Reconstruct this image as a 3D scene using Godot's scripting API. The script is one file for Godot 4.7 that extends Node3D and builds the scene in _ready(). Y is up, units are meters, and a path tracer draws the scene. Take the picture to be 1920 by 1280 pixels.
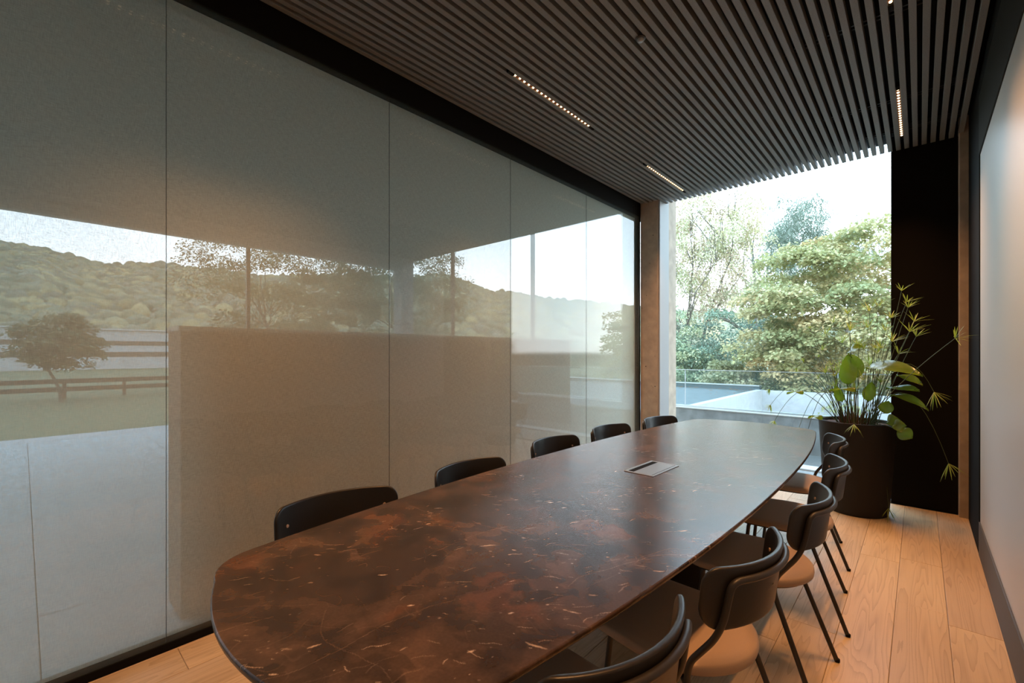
extends Node3D
# A narrow meeting room: x runs to the right, y up, the room's long axis along -z.

const EYE := 1.25
const FOCAL := 838.0          # pixels of a 1920x1280 frame
const YAW := 0.739564
const XL := -2.33             # inner face of the glass partition
const XR := 0.272             # inner face of the right wall
const ZE := -4.86             # window end
const ZB := 1.75              # back end
const YS := 2.918             # underside of the ceiling slats
const PITCH := 0.051576

var rng := RandomNumberGenerator.new()
var M := {}
var used := {}

# ---------------------------------------------------------------- mesh builder
class MB:
	var v := PackedVector3Array()
	var n := PackedVector3Array()
	var uv := PackedVector2Array()
	var idx := PackedInt32Array()
	func vert(p: Vector3, nn: Vector3, u: Vector2) -> int:
		v.append(p); n.append(nn); uv.append(u)
		return v.size() - 1
	func tri(a: int, b: int, c: int) -> void:
		var g: Vector3 = (v[b] - v[a]).cross(v[c] - v[a])
		if g.dot(n[a] + n[b] + n[c]) > 0.0:
			idx.append_array([a, c, b])
		else:
			idx.append_array([a, b, c])
	func face(pts: Array, out: Vector3, uo := Vector2.ZERO) -> void:
		var nn: Vector3 = (pts[1] - pts[0]).cross(pts[2] - pts[0]).normalized()
		if nn.dot(out) < 0.0:
			nn = -nn
		var ids := []
		for p in pts:
			var q: Vector3 = p
			var u := Vector2(q.x, q.z)
			if absf(nn.x) > 0.7:
				u = Vector2(q.y, q.z)
			elif absf(nn.z) > 0.7:
				u = Vector2(q.x, q.y)
			ids.append(vert(q, nn, u + uo))
		for i in range(1, pts.size() - 1):
			tri(ids[0], ids[i], ids[i + 1])
	func box(c: Vector3, s: Vector3, b := 0.0, bs := Basis.IDENTITY, uo := Vector2.ZERO) -> void:
		var h := s * 0.5
		b = minf(b, minf(h.x, minf(h.y, h.z)) * 0.9)
		var P := func(sx: float, sy: float, sz: float, ax: int) -> Vector3:
			var q := Vector3(sx * (h.x - b), sy * (h.y - b), sz * (h.z - b))
			if ax == 0: q.x = sx * h.x
			elif ax == 1: q.y = sy * h.y
			else: q.z = sz * h.z
			return c + bs * q
		for ax in 3:
			for sg in [-1.0, 1.0]:
				var o := Vector3.ZERO
				o[ax] = sg
				var pts := []
				for k in [[-1.0, -1.0], [1.0, -1.0], [1.0, 1.0], [-1.0, 1.0]]:
					var w := Vector3.ZERO
					w[ax] = sg; w[(ax + 1) % 3] = k[0]; w[(ax + 2) % 3] = k[1]
					pts.append(P.call(w.x, w.y, w.z, ax))
				face(pts, bs * o, uo)
		if b <= 0.0:
			return
		for ax in 3:
			var p := (ax + 1) % 3
			var r := (ax + 2) % 3
			for sp in [-1.0, 1.0]:
				for sr in [-1.0, 1.0]:
					var a0 := Vector3.ZERO
					a0[ax] = -1.0; a0[p] = sp; a0[r] = sr
					var a1 := a0
					a1[ax] = 1.0
					var o := Vector3.ZERO
					o[p] = sp; o[r] = sr
					face([P.call(a0.x, a0.y, a0.z, p), P.call(a1.x, a1.y, a1.z, p), P.call(a1.x, a1.y, a1.z, r), P.call(a0.x, a0.y, a0.z, r)], bs * o, uo)
		for sx in [-1.0, 1.0]:
			for sy in [-1.0, 1.0]:
				for sz in [-1.0, 1.0]:
					face([P.call(sx, sy, sz, 0), P.call(sx, sy, sz, 1), P.call(sx, sy, sz, 2)], bs * Vector3(sx, sy, sz), uo)
	func grid(P: Array, wrap := true, flip := false, auto := true) -> void:   # rows of points; rows wrap round when wrap
		var R := P.size()
		var C: int = P[0].size()
		var N := []
		var tally := 0.0
		for i in R:
			var row := PackedVector3Array()
			var mid := Vector3.ZERO
			for p in P[i]:
				mid += p
			mid /= C
			for j in C:
				var jm := (j - 1 + C) % C if wrap else maxi(j - 1, 0)
				var jp := (j + 1) % C if wrap else mini(j + 1, C - 1)
				var du: Vector3 = P[mini(i + 1, R - 1)][j] - P[maxi(i - 1, 0)][j]
				var dv: Vector3 = P[i][jp] - P[i][jm]
				var nn := du.cross(dv).normalized()
				row.append(nn)
				tally += nn.dot(P[i][j] - mid)
			N.append(row)
		var s := -1.0 if (auto and tally < 0.0) or (not auto and flip) else 1.0
		var base := v.size()
		var cc := C + 1 if wrap else C
		for i in R:
			for j in cc:
				vert(P[i][j % C], N[i][j % C] * s, Vector2(float(j) / (cc - 1), float(i) / maxi(R - 1, 1)))
		for i in R - 1:
			for j in cc - 1:
				var a := base + i * cc + j
				tri(a, a + 1, a + cc + 1)
				tri(a, a + cc + 1, a + cc)
	func reorder() -> void:      # windings agree with the normals again
		var old := idx
		idx = PackedInt32Array()
		for i in range(0, old.size(), 3):
			tri(old[i], old[i + 1], old[i + 2])
	func fan(ring: Array, out: Vector3, us := 1.0) -> void:
		var c := Vector3.ZERO
		for p in ring:
			c += p
		c /= ring.size()
		var k := vert(c, out, Vector2(c.x, c.z) * us)
		var ids := []
		for p in ring:
			ids.append(vert(p, out, Vector2(p.x, p.z) * us))
		for i in ring.size():
			tri(k, ids[i], ids[(i + 1) % ring.size()])
	func tube(path: Array, r0: float, r1 := -1.0, seg := 10, caps := true) -> void:
		if r1 < 0.0:
			r1 = r0
		var rows := []
		var up := Vector3.UP
		var t0: Vector3 = (path[1] - path[0]).normalized()
		if absf(t0.dot(up)) > 0.95:
			up = Vector3.RIGHT
		var side := t0.cross(up).normalized()
		for i in path.size():
			var t: Vector3 = (path[mini(i + 1, path.size() - 1)] - path[maxi(i - 1, 0)]).normalized()
			side = (side - t * side.dot(t)).normalized()
			var w := t.cross(side)
			var r := lerpf(r0, r1, float(i) / (path.size() - 1))
			var ring := []
			for k in seg:
				var a := TAU * k / seg
				ring.append(path[i] + (side * cos(a) + w * sin(a)) * r)
			rows.append(ring)
		grid(rows)
		if caps:
			fan(rows[0], -t0)
			fan(rows[-1], (path[-1] - path[-2]).normalized())
	func lathe(prof: Array, c: Vector3, seg := 32) -> void:
		var rows := []
		for q in prof:
			var ring := []
			for k in seg:
				var a := TAU * k / seg
				ring.append(c + Vector3(cos(a) * q.x, q.y, sin(a) * q.x))
			rows.append(ring)
		grid(rows)
	func mesh(m: Material) -> ArrayMesh:
		var a := []
		a.resize(Mesh.ARRAY_MAX)
		a[Mesh.ARRAY_VERTEX] = v; a[Mesh.ARRAY_NORMAL] = n; a[Mesh.ARRAY_TEX_UV] = uv; a[Mesh.ARRAY_INDEX] = idx
		var am := ArrayMesh.new()
		am.add_surface_from_arrays(Mesh.PRIMITIVE_TRIANGLES, a)
		if m:
			am.surface_set_material(0, m)
		return am

# ---------------------------------------------------------------- scene helpers
func numbered(called: String) -> String:
	if not used.has(called):
		used[called] = 0
		return called
	used[called] += 1
	return "%s_%03d" % [called, used[called]]

func tag(o: Node3D, label: String, category: String, group := "", kind := "") -> Node3D:
	if label: o.set_meta("label", label)
	if category: o.set_meta("category", category)
	if group: o.set_meta("group", group)
	if kind: o.set_meta("kind", kind)
	return o

func thing(called: String, at := Vector3.ZERO, turn := 0.0) -> Node3D:
	var o := Node3D.new()
	o.name = numbered(called)
	o.position = at
	o.rotation.y = turn
	add_child(o)
	return o

func inst(called: String, mesh: Mesh, parent: Node = null) -> MeshInstance3D:
	var o := MeshInstance3D.new()
	o.name = numbered(called) if parent == null else called
	o.mesh = mesh
	(parent if parent else self).add_child(o, true)
	return o

func obj(called: String, mb: MB, m: Material, parent: Node = null) -> MeshInstance3D:
	return inst(called, mb.mesh(m), parent)

func boxm(called: String, c: Vector3, s: Vector3, m: Material, parent: Node = null, b := 0.003) -> MeshInstance3D:
	var mb := MB.new()
	mb.box(c, s, b)
	return obj(called, mb, m, parent)

func copy(o: Node3D, label := "") -> Node3D:
	var c: Node3D = o.duplicate()
	c.name = numbered(str(o.name).trim_suffix("_001"))
	add_child(c)
	if label: c.set_meta("label", label)
	return c

func rounded(path: Array, r: float, steps := 6) -> Array:      # a polyline with its corners rounded
	var out := [path[0]]
	for i in range(1, path.size() - 1):
		var p: Vector3 = path[i]
		var a: Vector3 = path[i - 1] - p
		var b: Vector3 = path[i + 1] - p
		var k := minf(r, minf(a.length(), b.length()) * 0.48)
		var p0 := p + a.normalized() * k
		var p1 := p + b.normalized() * k
		for s in steps + 1:
			var t := float(s) / steps
			out.append(p0.lerp(p, t).lerp(p.lerp(p1, t), t))
	out.append(path[-1])
	return out

func mat(rgb: Color, rough := 0.6, metal := 0.0) -> StandardMaterial3D:   # rgb given linear
	var m := StandardMaterial3D.new()
	m.albedo_color = rgb.linear_to_srgb()
	m.roughness = rough
	m.metallic = metal
	return m

func tex_of(im: Image) -> ImageTexture:
	return ImageTexture.create_from_image(im)

func noise(w: int, h: int, f: float, sd: int, oct := 4, kind := FastNoiseLite.TYPE_SIMPLEX_SMOOTH) -> Image:
	var q := FastNoiseLite.new()
	q.seed = sd; q.frequency = f; q.fractal_octaves = oct; q.noise_type = kind
	var im := q.get_seamless_image(w, h, false, false, 0.2)
	im.convert(Image.FORMAT_L8)
	return im

func stretched(w: int, h: int, sw: int, sh: int, f: float, sd: int, oct := 3) -> PackedByteArray:
	var im := noise(sw, sh, f, sd, oct)
	im.resize(w, h, Image.INTERPOLATE_CUBIC)
	return im.get_data()

func pane_mat(tint: Color, alpha := 0.04) -> StandardMaterial3D:
	var m := StandardMaterial3D.new()
	m.transparency = BaseMaterial3D.TRANSPARENCY_ALPHA
	m.albedo_color = Color(tint, alpha)
	m.roughness = 0.0
	return m

# ---------------------------------------------------------------- textures
func make_wood() -> void:
	var w := 1024
	var h := 1024
	var warp := stretched(w, h, 256, 48, 0.018, 11, 3)
	var warp2 := stretched(w, h, 512, 128, 0.03, 12, 3)
	var fine := stretched(w, h, 1024, 24, 0.35, 13, 2)
	var tone := stretched(w, h, 128, 32, 0.05, 14, 2)
	var d := PackedByteArray()
	d.resize(w * h * 3)
	var bump := PackedByteArray()
	bump.resize(w * h)
	for y in h:
		for x in w:
			var i := y * w + x
			var q := x / float(w) * 10.0 + warp[i] / 255.0 * 7.0 + warp2[i] / 255.0 * 0.7
			var r := q - floorf(q)
			r = pow(r, 3.0) * 0.8
			var f := fine[i] / 255.0
			var k := clampf(0.36 * r + 0.30 * maxf(f - 0.48, 0.0) + 0.2 * (tone[i] / 255.0 - 0.5), 0.0, 1.0)
			d[i * 3] = int(lerpf(213.0, 138.0, k))
			d[i * 3 + 1] = int(lerpf(187.0, 110.0, k))
			d[i * 3 + 2] = int(lerpf(151.0, 78.0, k))
			bump[i] = int(255.0 * (1.0 - k))
	var t := tex_of(Image.create_from_data(w, h, false, Image.FORMAT_RGB8, d))
	var bt := tex_of(Image.create_from_data(w, h, false, Image.FORMAT_L8, bump))
	for k in 5:
		var m := StandardMaterial3D.new()
		m.albedo_texture = t
		var s: float = [1.0, 0.95, 0.97, 0.9, 1.0][k]
		m.albedo_color = Color(s, s * [0.99, 0.985, 1.0, 0.98, 0.99][k], s * [0.98, 0.95, 1.0, 0.97, 0.96][k])
		m.roughness = 0.42
		m.heightmap_enabled = true
		m.heightmap_texture = bt
		m.heightmap_scale = 0.03
		m.uv1_scale = Vector3(1.35, 0.42, 1)
		M["oak%d" % k] = m

func make_marble() -> void:
	var w := 2000
	var h := 720
	var big := noise(w, h, 0.0042, 21, 4).get_data()
	var mid := noise(w, h, 0.013, 22, 5).get_data()
	var cell := noise(w, h, 0.008, 23, 3).get_data()
	var warp := noise(w, h, 0.006, 24, 4).get_data()
	var fine := noise(w, h, 0.22, 25, 2).get_data()
	var vein := noise(w, h, 0.0075, 26, 3).get_data()
	var vein2 := noise(w, h, 0.015, 27, 2).get_data()
	var d := PackedByteArray()
	d.resize(w * h * 3)
	var dark := Vector3(50, 39, 32)
	var base := Vector3(76, 59, 47)
	var rust := Vector3(98, 63, 43)
	var pale := Vector3(146, 112, 88)
	for y in h:
		for x in w:
			var i := y * w + x
			var b := big[i] / 255.0
			var q := mid[i] / 255.0
			# the broken, brecciated patches: noise looked up through a warp
			var wx := (x + int((warp[i] - 128) * 0.55) + w) % w
			var wy := (y + int((big[i] - 128) * 0.4) + h) % h
			var c := cell[wy * w + wx] / 255.0
			var col := base.lerp(dark, clampf((0.54 - q) * 3.4, 0.0, 0.8))
			col = col.lerp(rust, smoothstep(0.56, 0.72, b) * smoothstep(0.42, 0.60, q) * 0.6)
			col = col.lerp(pale, smoothstep(0.53, 0.58, c) * 0.22 * smoothstep(0.4, 0.6, warp[i] / 255.0))
			col = col.lerp(dark, (1.0 - smoothstep(0.34, 0.42, c)) * 0.45)
			var v1 := absf(vein[i] / 255.0 - 0.5)
			var v2 := absf(vein2[i] / 255.0 - 0.52)
			var on := smoothstep(0.50, 0.66, warp[i] / 255.0)
			col = col.lerp(Vector3(190, 158, 132), clampf(1.0 - v1 / 0.006, 0.0, 1.0) * 0.32 * on)
			col = col.lerp(Vector3(185, 150, 122), clampf(1.0 - v2 / 0.008, 0.0, 1.0) * 0.13 * (1.0 - on))
			col *= 0.93 + 0.14 * fine[i] / 255.0
			d[i * 3] = int(clampf(col.x, 0, 255)); d[i * 3 + 1] = int(clampf(col.y, 0, 255)); d[i * 3 + 2] = int(clampf(col.z, 0, 255))
	# short pale calcite streaks and specks
	rng.seed = 77
	var hub := Vector2.ZERO
	for k in 2400:
		if k % 12 == 0:
			hub = Vector2(rng.randf() * w, rng.randf() * h)
		var cx := fposmod(hub.x + rng.randfn() * 34.0, w)
		var cy := fposmod(hub.y + rng.randfn() * 22.0, h)
		if mid[int(cy) * w + int(cx)] > 140 and k % 3:
			continue
		var a := -0.75 + rng.randfn() * 0.35
		var ln := int(pow(rng.randf(), 3.0) * 24.0) + 2
		var th := 0.35 + pow(rng.randf(), 4.0) * 1.1
		var al := rng.randf_range(0.15, 0.75)
		for s in ln:
			var t := float(s) / ln
			cx += cos(a); cy += sin(a)
			a += rng.randfn() * 0.09
			var r := th * sin(PI * (0.1 + 0.8 * t))
			for oy in range(-2, 3):
				for ox in range(-2, 3):
					var f := clampf(r + 0.5 - Vector2(ox, oy).length(), 0.0, 1.0) * al
					if f > 0.02:
						var j := (posmod(int(cy) + oy, h) * w + posmod(int(cx) + ox, w)) * 3
						d[j] = int(lerpf(d[j], 226, f)); d[j + 1] = int(lerpf(d[j + 1], 204, f)); d[j + 2] = int(lerpf(d[j + 2], 180, f))
	# long hair-fine cracks
	for k in 150:
		var cx := rng.randf() * w
		var cy := rng.randf() * h
		var a := -0.75 + rng.randfn() * 0.55
		var al := rng.randf_range(0.08, 0.34)
		for st in rng.randi_range(40, 240):
			cx += cos(a); cy += sin(a)
			a += rng.randfn() * 0.05
			var j := (posmod(int(cy), h) * w + posmod(int(cx), w)) * 3
			var f := al * (0.4 + 0.6 * absf(sin(st * 0.13 + k)))
			d[j] = int(lerpf(d[j], 205, f)); d[j + 1] = int(lerpf(d[j + 1], 172, f)); d[j + 2] = int(lerpf(d[j + 2], 142, f))
	var m := StandardMaterial3D.new()
	m.albedo_texture = tex_of(Image.create_from_data(w, h, false, Image.FORMAT_RGB8, d))
	m.roughness = 0.25
	m.uv1_scale = Vector3(1, 1, 1)
	M.marble = m

func make_fabric() -> void:
	var w := 1024
	var a := stretched(w, w, 40, 512, 0.30, 31, 2)
	var b := stretched(w, w, 512, 40, 0.30, 32, 2)
	var f := noise(w, w, 0.35, 33, 1).get_data()
	var d := PackedByteArray()
	d.resize(w * w * 4)
	for i in w * w:
		var k := (a[i] + b[i]) / 510.0 * 0.75 + f[i] / 255.0 * 0.25
		var g := int(clampf(188.0 + (k - 0.5) * 50.0, 0, 255))
		d[i * 4] = g - 2; d[i * 4 + 1] = g - 1; d[i * 4 + 2] = g - 14
		d[i * 4 + 3] = int(clampf(255.0 * (FABRIC_COVER + (k - 0.5) * 0.24), 0, 255))
	var m := StandardMaterial3D.new()
	m.albedo_texture = tex_of(Image.create_from_data(w, w, false, Image.FORMAT_RGBA8, d))
	m.transparency = BaseMaterial3D.TRANSPARENCY_ALPHA
	m.roughness = 0.9
	m.metallic_specular = 0.2
	m.backlight_enabled = true
	m.backlight = Color(0.42, 0.44, 0.44)
	m.uv1_scale = Vector3(2.4, 2.4, 1)
	M.screen_fabric = m

func noisy(rgb: Color, f: float, sd: int, amount: float, rough: float, scale: float, bump := 0.0, oct := 4) -> StandardMaterial3D:
	var im := noise(256, 256, f, sd, oct)
	var src := im.get_data()
	var d := PackedByteArray()
	d.resize(256 * 256 * 3)
	var c := rgb.linear_to_srgb()
	for i in src.size():
		var k := 1.0 + (src[i] / 255.0 - 0.5) * amount
		d[i * 3] = int(clampf(c.r * k * 255.0, 0, 255)); d[i * 3 + 1] = int(clampf(c.g * k * 255.0, 0, 255)); d[i * 3 + 2] = int(clampf(c.b * k * 255.0, 0, 255))
	var m := StandardMaterial3D.new()
	m.albedo_texture = tex_of(Image.create_from_data(256, 256, false, Image.FORMAT_RGB8, d))
	m.roughness = rough
	m.uv1_triplanar = true
	m.uv1_scale = Vector3.ONE * scale
	if bump > 0.0:
		m.heightmap_enabled = true
		m.heightmap_texture = tex_of(im)
		m.heightmap_scale = bump
	return m

const FABRIC_COVER := 0.85

func make_materials() -> void:
	make_wood()
	make_marble()
	make_fabric()
	M.slat = noisy(Color(0.18, 0.165, 0.14), 0.2, 41, 0.25, 0.5, 3.0)
	M.black = mat(Color(0.010, 0.009, 0.008), 0.8)
	M.black.metallic_specular = 0.2
	M.void = mat(Color(0.006, 0.006, 0.006), 0.9)
	M.dark_trim = noisy(Color(0.05, 0.047, 0.042), 0.3, 42, 0.2, 0.45, 3.0)
	M.header = mat(Color(0.020, 0.017, 0.014), 0.75)
	M.header.metallic_specular = 0.25
	M.dark_panel = noisy(Color(0.009, 0.0075, 0.006), 0.3, 43, 0.25, 0.9, 4.0)
	M.dark_panel.metallic_specular = 0.2
	M.concrete = noisy(Color(0.44, 0.345, 0.26), 0.02, 44, 0.18, 0.8, 1.2, 0.05, 6)
	M.concrete_grey = noisy(Color(0.22, 0.225, 0.22), 0.02, 45, 0.3, 0.85, 0.8, 0.05, 6)
	M.white_wall = noisy(Color(0.66, 0.65, 0.63), 0.3, 46, 0.03, 0.38, 3.0)
	M.pane = pane_mat(Color(0.75, 0.9, 0.88), 0.03)
	M.pane.metallic_specular = 0.36
	M.balustrade = pane_mat(Color(0.35, 0.75, 0.75), 0.03)
	M.seal = mat(Color(0.03, 0.03, 0.028), 0.5)
	M.shell = noisy(Color(0.016, 0.014, 0.012), 0.12, 47, 0.4, 0.38, 6.0)
	M.tube = mat(Color(0.022, 0.019, 0.016), 0.42)
	M.seat = noisy(Color(0.37, 0.26, 0.175), 0.4, 48, 0.35, 0.85, 9.0, 0.03, 2)
	M.seat.rim_enabled = true
	M.seat.rim = 0.3
	M.brass = mat(Color(0.55, 0.38, 0.28), 0.5, 0.0)
	M.copper = mat(Color(0.22, 0.09, 0.035), 0.5, 0.4)
	M.lens = mat(Color(0.9, 0.8, 0.65), 0.3)
	M.lens.emission_enabled = true
	M.lens.emission = Color(1.0, 0.86, 0.66)
	M.lens.emission_energy_multiplier = 5.0
	M.steel = mat(Color(0.32, 0.33, 0.33), 0.42, 0.85)
	M.pot = noisy(Color(0.026, 0.021, 0.017), 0.25, 49, 0.3, 0.7, 5.0, 0.04, 2)
	M.pot.metallic_specular = 0.35
	M.soil = noisy(Color(0.10, 0.045, 0.025), 0.3, 50, 0.9, 0.9, 4.0, 0.4, 3)
	M.plinth_trim = noisy(Color(0.075, 0.07, 0.064), 0.3, 51, 0.15, 0.6, 3.0)
	M.white_frame = mat(Color(0.36, 0.37, 0.37), 0.5)
	M.white_render = noisy(Color(0.44, 0.44, 0.44), 0.03, 52, 0.08, 0.85, 0.7)
	M.paver = noisy(Color(0.45, 0.49, 0.50), 0.03, 53, 0.18, 0.6, 1.3, 0.02, 5)
	M.soffit = noisy(Color(0.10, 0.09, 0.08), 0.03, 54, 0.12, 0.8, 0.6)
	M.fascia = mat(Color(0.42, 0.39, 0.35), 0.6)
	M.membrane = noisy(Color(0.08, 0.10, 0.105), 0.04, 55, 0.35, 0.7, 0.5)
	M.parapet_dark = mat(Color(0.05, 0.075, 0.09), 0.6)
	M.grating = mat(Color(0.45, 0.47, 0.47), 0.4, 0.6)
	M.grass = noisy(Color(0.16, 0.165, 0.085), 0.1, 56, 0.5, 0.95, 0.4)
	M.earth = noisy(Color(0.10, 0.10, 0.06), 0.05, 57, 0.6, 0.95, 0.1)
	M.timber = noisy(Color(0.12, 0.08, 0.055), 0.1, 58, 0.3, 0.8, 1.0)
	M.far_white = mat(Color(0.5, 0.5, 0.5), 0.8)
	M.far_brown = mat(Color(0.16, 0.12, 0.09), 0.8)
	M.bark = noisy(Color(0.12, 0.10, 0.08), 0.1, 59, 0.6, 0.9, 2.0)
	M.stem = mat(Color(0.09, 0.12, 0.03), 0.5)
	M.blade = mat(Color(0.24, 0.28, 0.05), 0.45)
	M.blade.backlight_enabled = true
	M.blade.backlight = Color(0.5, 0.6, 0.2)
	M.leaf = mat(Color(0.12, 0.17, 0.028), 0.22)
	M.leaf.backlight_enabled = true
	M.leaf.backlight = Color(0.5, 0.58, 0.14)
	M.dry = mat(Color(0.18, 0.08, 0.03), 0.8)

# ---------------------------------------------------------------- camera, sky, exposure
func light_setup() -> void:
	var cam := Camera3D.new()
	cam.name = "camera"
	cam.position = Vector3(0, EYE, 0)
	cam.rotation.y = YAW
	cam.near = 0.05
	cam.far = 2000.0
	cam.projection = Camera3D.PROJECTION_FRUSTUM
	cam.size = 2.0 * cam.near * 640.0 / FOCAL
	cam.frustum_offset = Vector2(0, cam.near * 21.0 / FOCAL)
	cam.current = true
	add_child(cam)
	var e := Environment.new()
	e.background_mode = Environment.BG_SKY
	var sm := ProceduralSkyMaterial.new()
	sm.sky_top_color = Color(0.60, 0.74, 0.84)
	sm.sky_horizon_color = Color(0.93, 0.97, 0.98)
	sm.sky_curve = 0.22
	sm.sky_energy_multiplier = SKY
	sm.ground_bottom_color = Color(0.30, 0.31, 0.28)
	sm.ground_horizon_color = Color(0.45, 0.47, 0.46)
	sm.ground_energy_multiplier = SKY
	var cl := NoiseTexture2D.new()
	cl.width = 1024; cl.height = 512; cl.seamless = true
	var fn := FastNoiseLite.new()
	fn.seed = 5; fn.frequency = 0.012; fn.fractal_octaves = 5
	cl.noise = fn
	var ramp := Gradient.new()
	ramp.offsets = PackedFloat32Array([0.0, 0.45, 0.62, 1.0])
	ramp.colors = PackedColorArray([Color(0, 0, 0), Color(0, 0, 0), Color(0.5, 0.5, 0.49), Color(0.6, 0.6, 0.58)])
	cl.color_ramp = ramp
	sm.sky_cover = cl
	sm.sky_cover_modulate = Color(1, 1, 1, 0.9)
	var sky := Sky.new()
	sky.sky_material = sm
	e.sky = sky
	e.tonemap_mode = Environment.TONE_MAPPER_LINEAR
	e.tonemap_exposure = EXPOSURE
	e.sdfgi_enabled = true
	e.ssao_enabled = true
	e.ssil_enabled = true
	var we := WorldEnvironment.new()
	we.name = "environment"
	we.environment = e
	add_child(we)

const SKY := 2.5
const EXPOSURE := 0.98
const LAMP := 1.22

func _ready() -> void:
	light_setup()
	rng.seed = 1
	make_materials()
	floor_and_shell()
	partition()
	ceiling()
	window_end()
	right_wall()
	lamps()
	table()
	chairs()
	planter()
	terrace()
	outside_window()
	landscape()

# ---------------------------------------------------------------- room
func floor_and_shell() -> void:
	var f := thing("floor")
	tag(f, "oak plank floor with wide pale boards running towards the window", "floor", "", "structure")
	boxm("subfloor", Vector3((XL + XR) / 2 - 0.02, -0.07, (ZB + ZE) / 2), Vector3(XR - XL + 0.1, 0.10, ZB - ZE + 0.2), M.void, f, 0.0)
	rng.seed = 3
	var wdt := 0.186
	var col := 0
	var x := 0.2835
	var ends := {1: [-3.61, -1.55, 0.4], 0: [-2.87, -0.7, 1.1]}
	while x > XL:
		var x0 := maxf(x - wdt, XL)
		var x1 := minf(x, XR)
		var cuts: Array = ends.get(col, [])
		if cuts.is_empty():
			var z := ZE - rng.randf() * 1.6 + 1.9
			while z < ZB:
				cuts.append(z)
				z += rng.randf_range(1.7, 2.1)
		var z0 := ZE
		for c in cuts + [ZB]:
			var z1 := minf(c, ZB)
			if z1 - z0 > 0.02:
				var mb := MB.new()
				mb.box(Vector3((x0 + x1) / 2, -0.010, (z0 + z1) / 2), Vector3(x1 - x0 - 0.0012, 0.02, z1 - z0 - 0.0012), 0.0016, Basis.IDENTITY, Vector2(rng.randf() * 7.0, rng.randf() * 7.0))
				obj("plank", mb, M["oak%d" % rng.randi_range(0, 4)], f)
			z0 = z1
		x -= wdt
		col += 1
	var b := thing("wall_back")
	tag(b, "plain pale back wall behind the camera", "wall", "", "structure")
	boxm("panel", Vector3((XL + XR) / 2, 1.6, ZB + 0.06), Vector3(XR - XL + 0.6, 3.4, 0.12), M.white_wall, b)

func partition() -> void:
	var w := thing("wall_left")
	tag(w, "full-height glass partition with pale linen screen behind its panes", "wall", "", "structure")
	var seams := [1.729, 0.660, -0.408, -1.478, -2.547, -3.612, -4.672]
	for i in seams.size() - 1:
		var z0: float = seams[i + 1]
		var z1: float = seams[i]
		var c := (z0 + z1) / 2
		var s := z1 - z0
		boxm("glass_pane", Vector3(XL - 0.006, 1.405, c), Vector3(0.012, 2.75, s - 0.0024), M.pane, w, 0.0)
		var mb := MB.new()
		mb.face([Vector3(XL - 0.05, 0.02, z0), Vector3(XL - 0.05, 2.80, z0), Vector3(XL - 0.05, 2.80, z1), Vector3(XL - 0.05, 0.02, z1)], Vector3.RIGHT)
		obj("linen_screen", mb, M.screen_fabric, w)
		if i > 0:
			boxm("joint", Vector3(XL - 0.0105, 1.405, z1), Vector3(0.003, 2.75, 0.0022), M.seal, w, 0.0)
	boxm("head_rail", Vector3(XL - 0.06, 2.98, (ZB + ZE) / 2), Vector3(0.12, 0.42, ZB - ZE), M.black, w)
	boxm("floor_channel", Vector3(XL - 0.035, 0.008, (ZB - 4.68) / 2), Vector3(0.075, 0.055, ZB + 4.68), M.black, w)
	boxm("end_profile", Vector3(XL - 0.03, 1.4, -4.684), Vector3(0.07, 2.8, 0.02), M.black, w)

func ceiling() -> void:
	var c := thing("ceiling")
	tag(c, "black ceiling of narrow dark slats running towards the window", "ceiling", "", "structure")
	boxm("slab", Vector3((XL + XR) / 2, 3.36, (ZB + ZE) / 2), Vector3(XR - XL + 0.6, 0.2, ZB - ZE + 0.3), M.void, c, 0.0)
	var mb := MB.new()
	var zc := (ZB - 4.87) / 2
	mb.box(Vector3.ZERO, Vector3(0.030, 0.045, ZB + 4.87), 0.0015)
	var sm := mb.mesh(M.slat)
	var cm := MB.new()
	cm.box(Vector3.ZERO, Vector3(XR - XL - 0.06, 0.03, 0.012), 0.0)
	cm.box(Vector3(0, 0, 0.035), Vector3(XR - XL - 0.06, 0.03, 0.012), 0.0)
	var x := -0.103 + PITCH * 0.5 + 6 * PITCH
	while x > XL + 0.008:
		var s := inst("slat", sm, c)
		s.position = Vector3(x, YS + 0.0225, zc)
		x -= PITCH
	var carrier := cm.mesh(M.dark_trim)
	for z in [-4.62, -4.05, -3.0, -1.95, -0.9, 0.15, 1.2]:
		var r := inst("carrier", carrier, c)
		r.position = Vector3((XL + XR) / 2, YS + 0.075, z)

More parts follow.
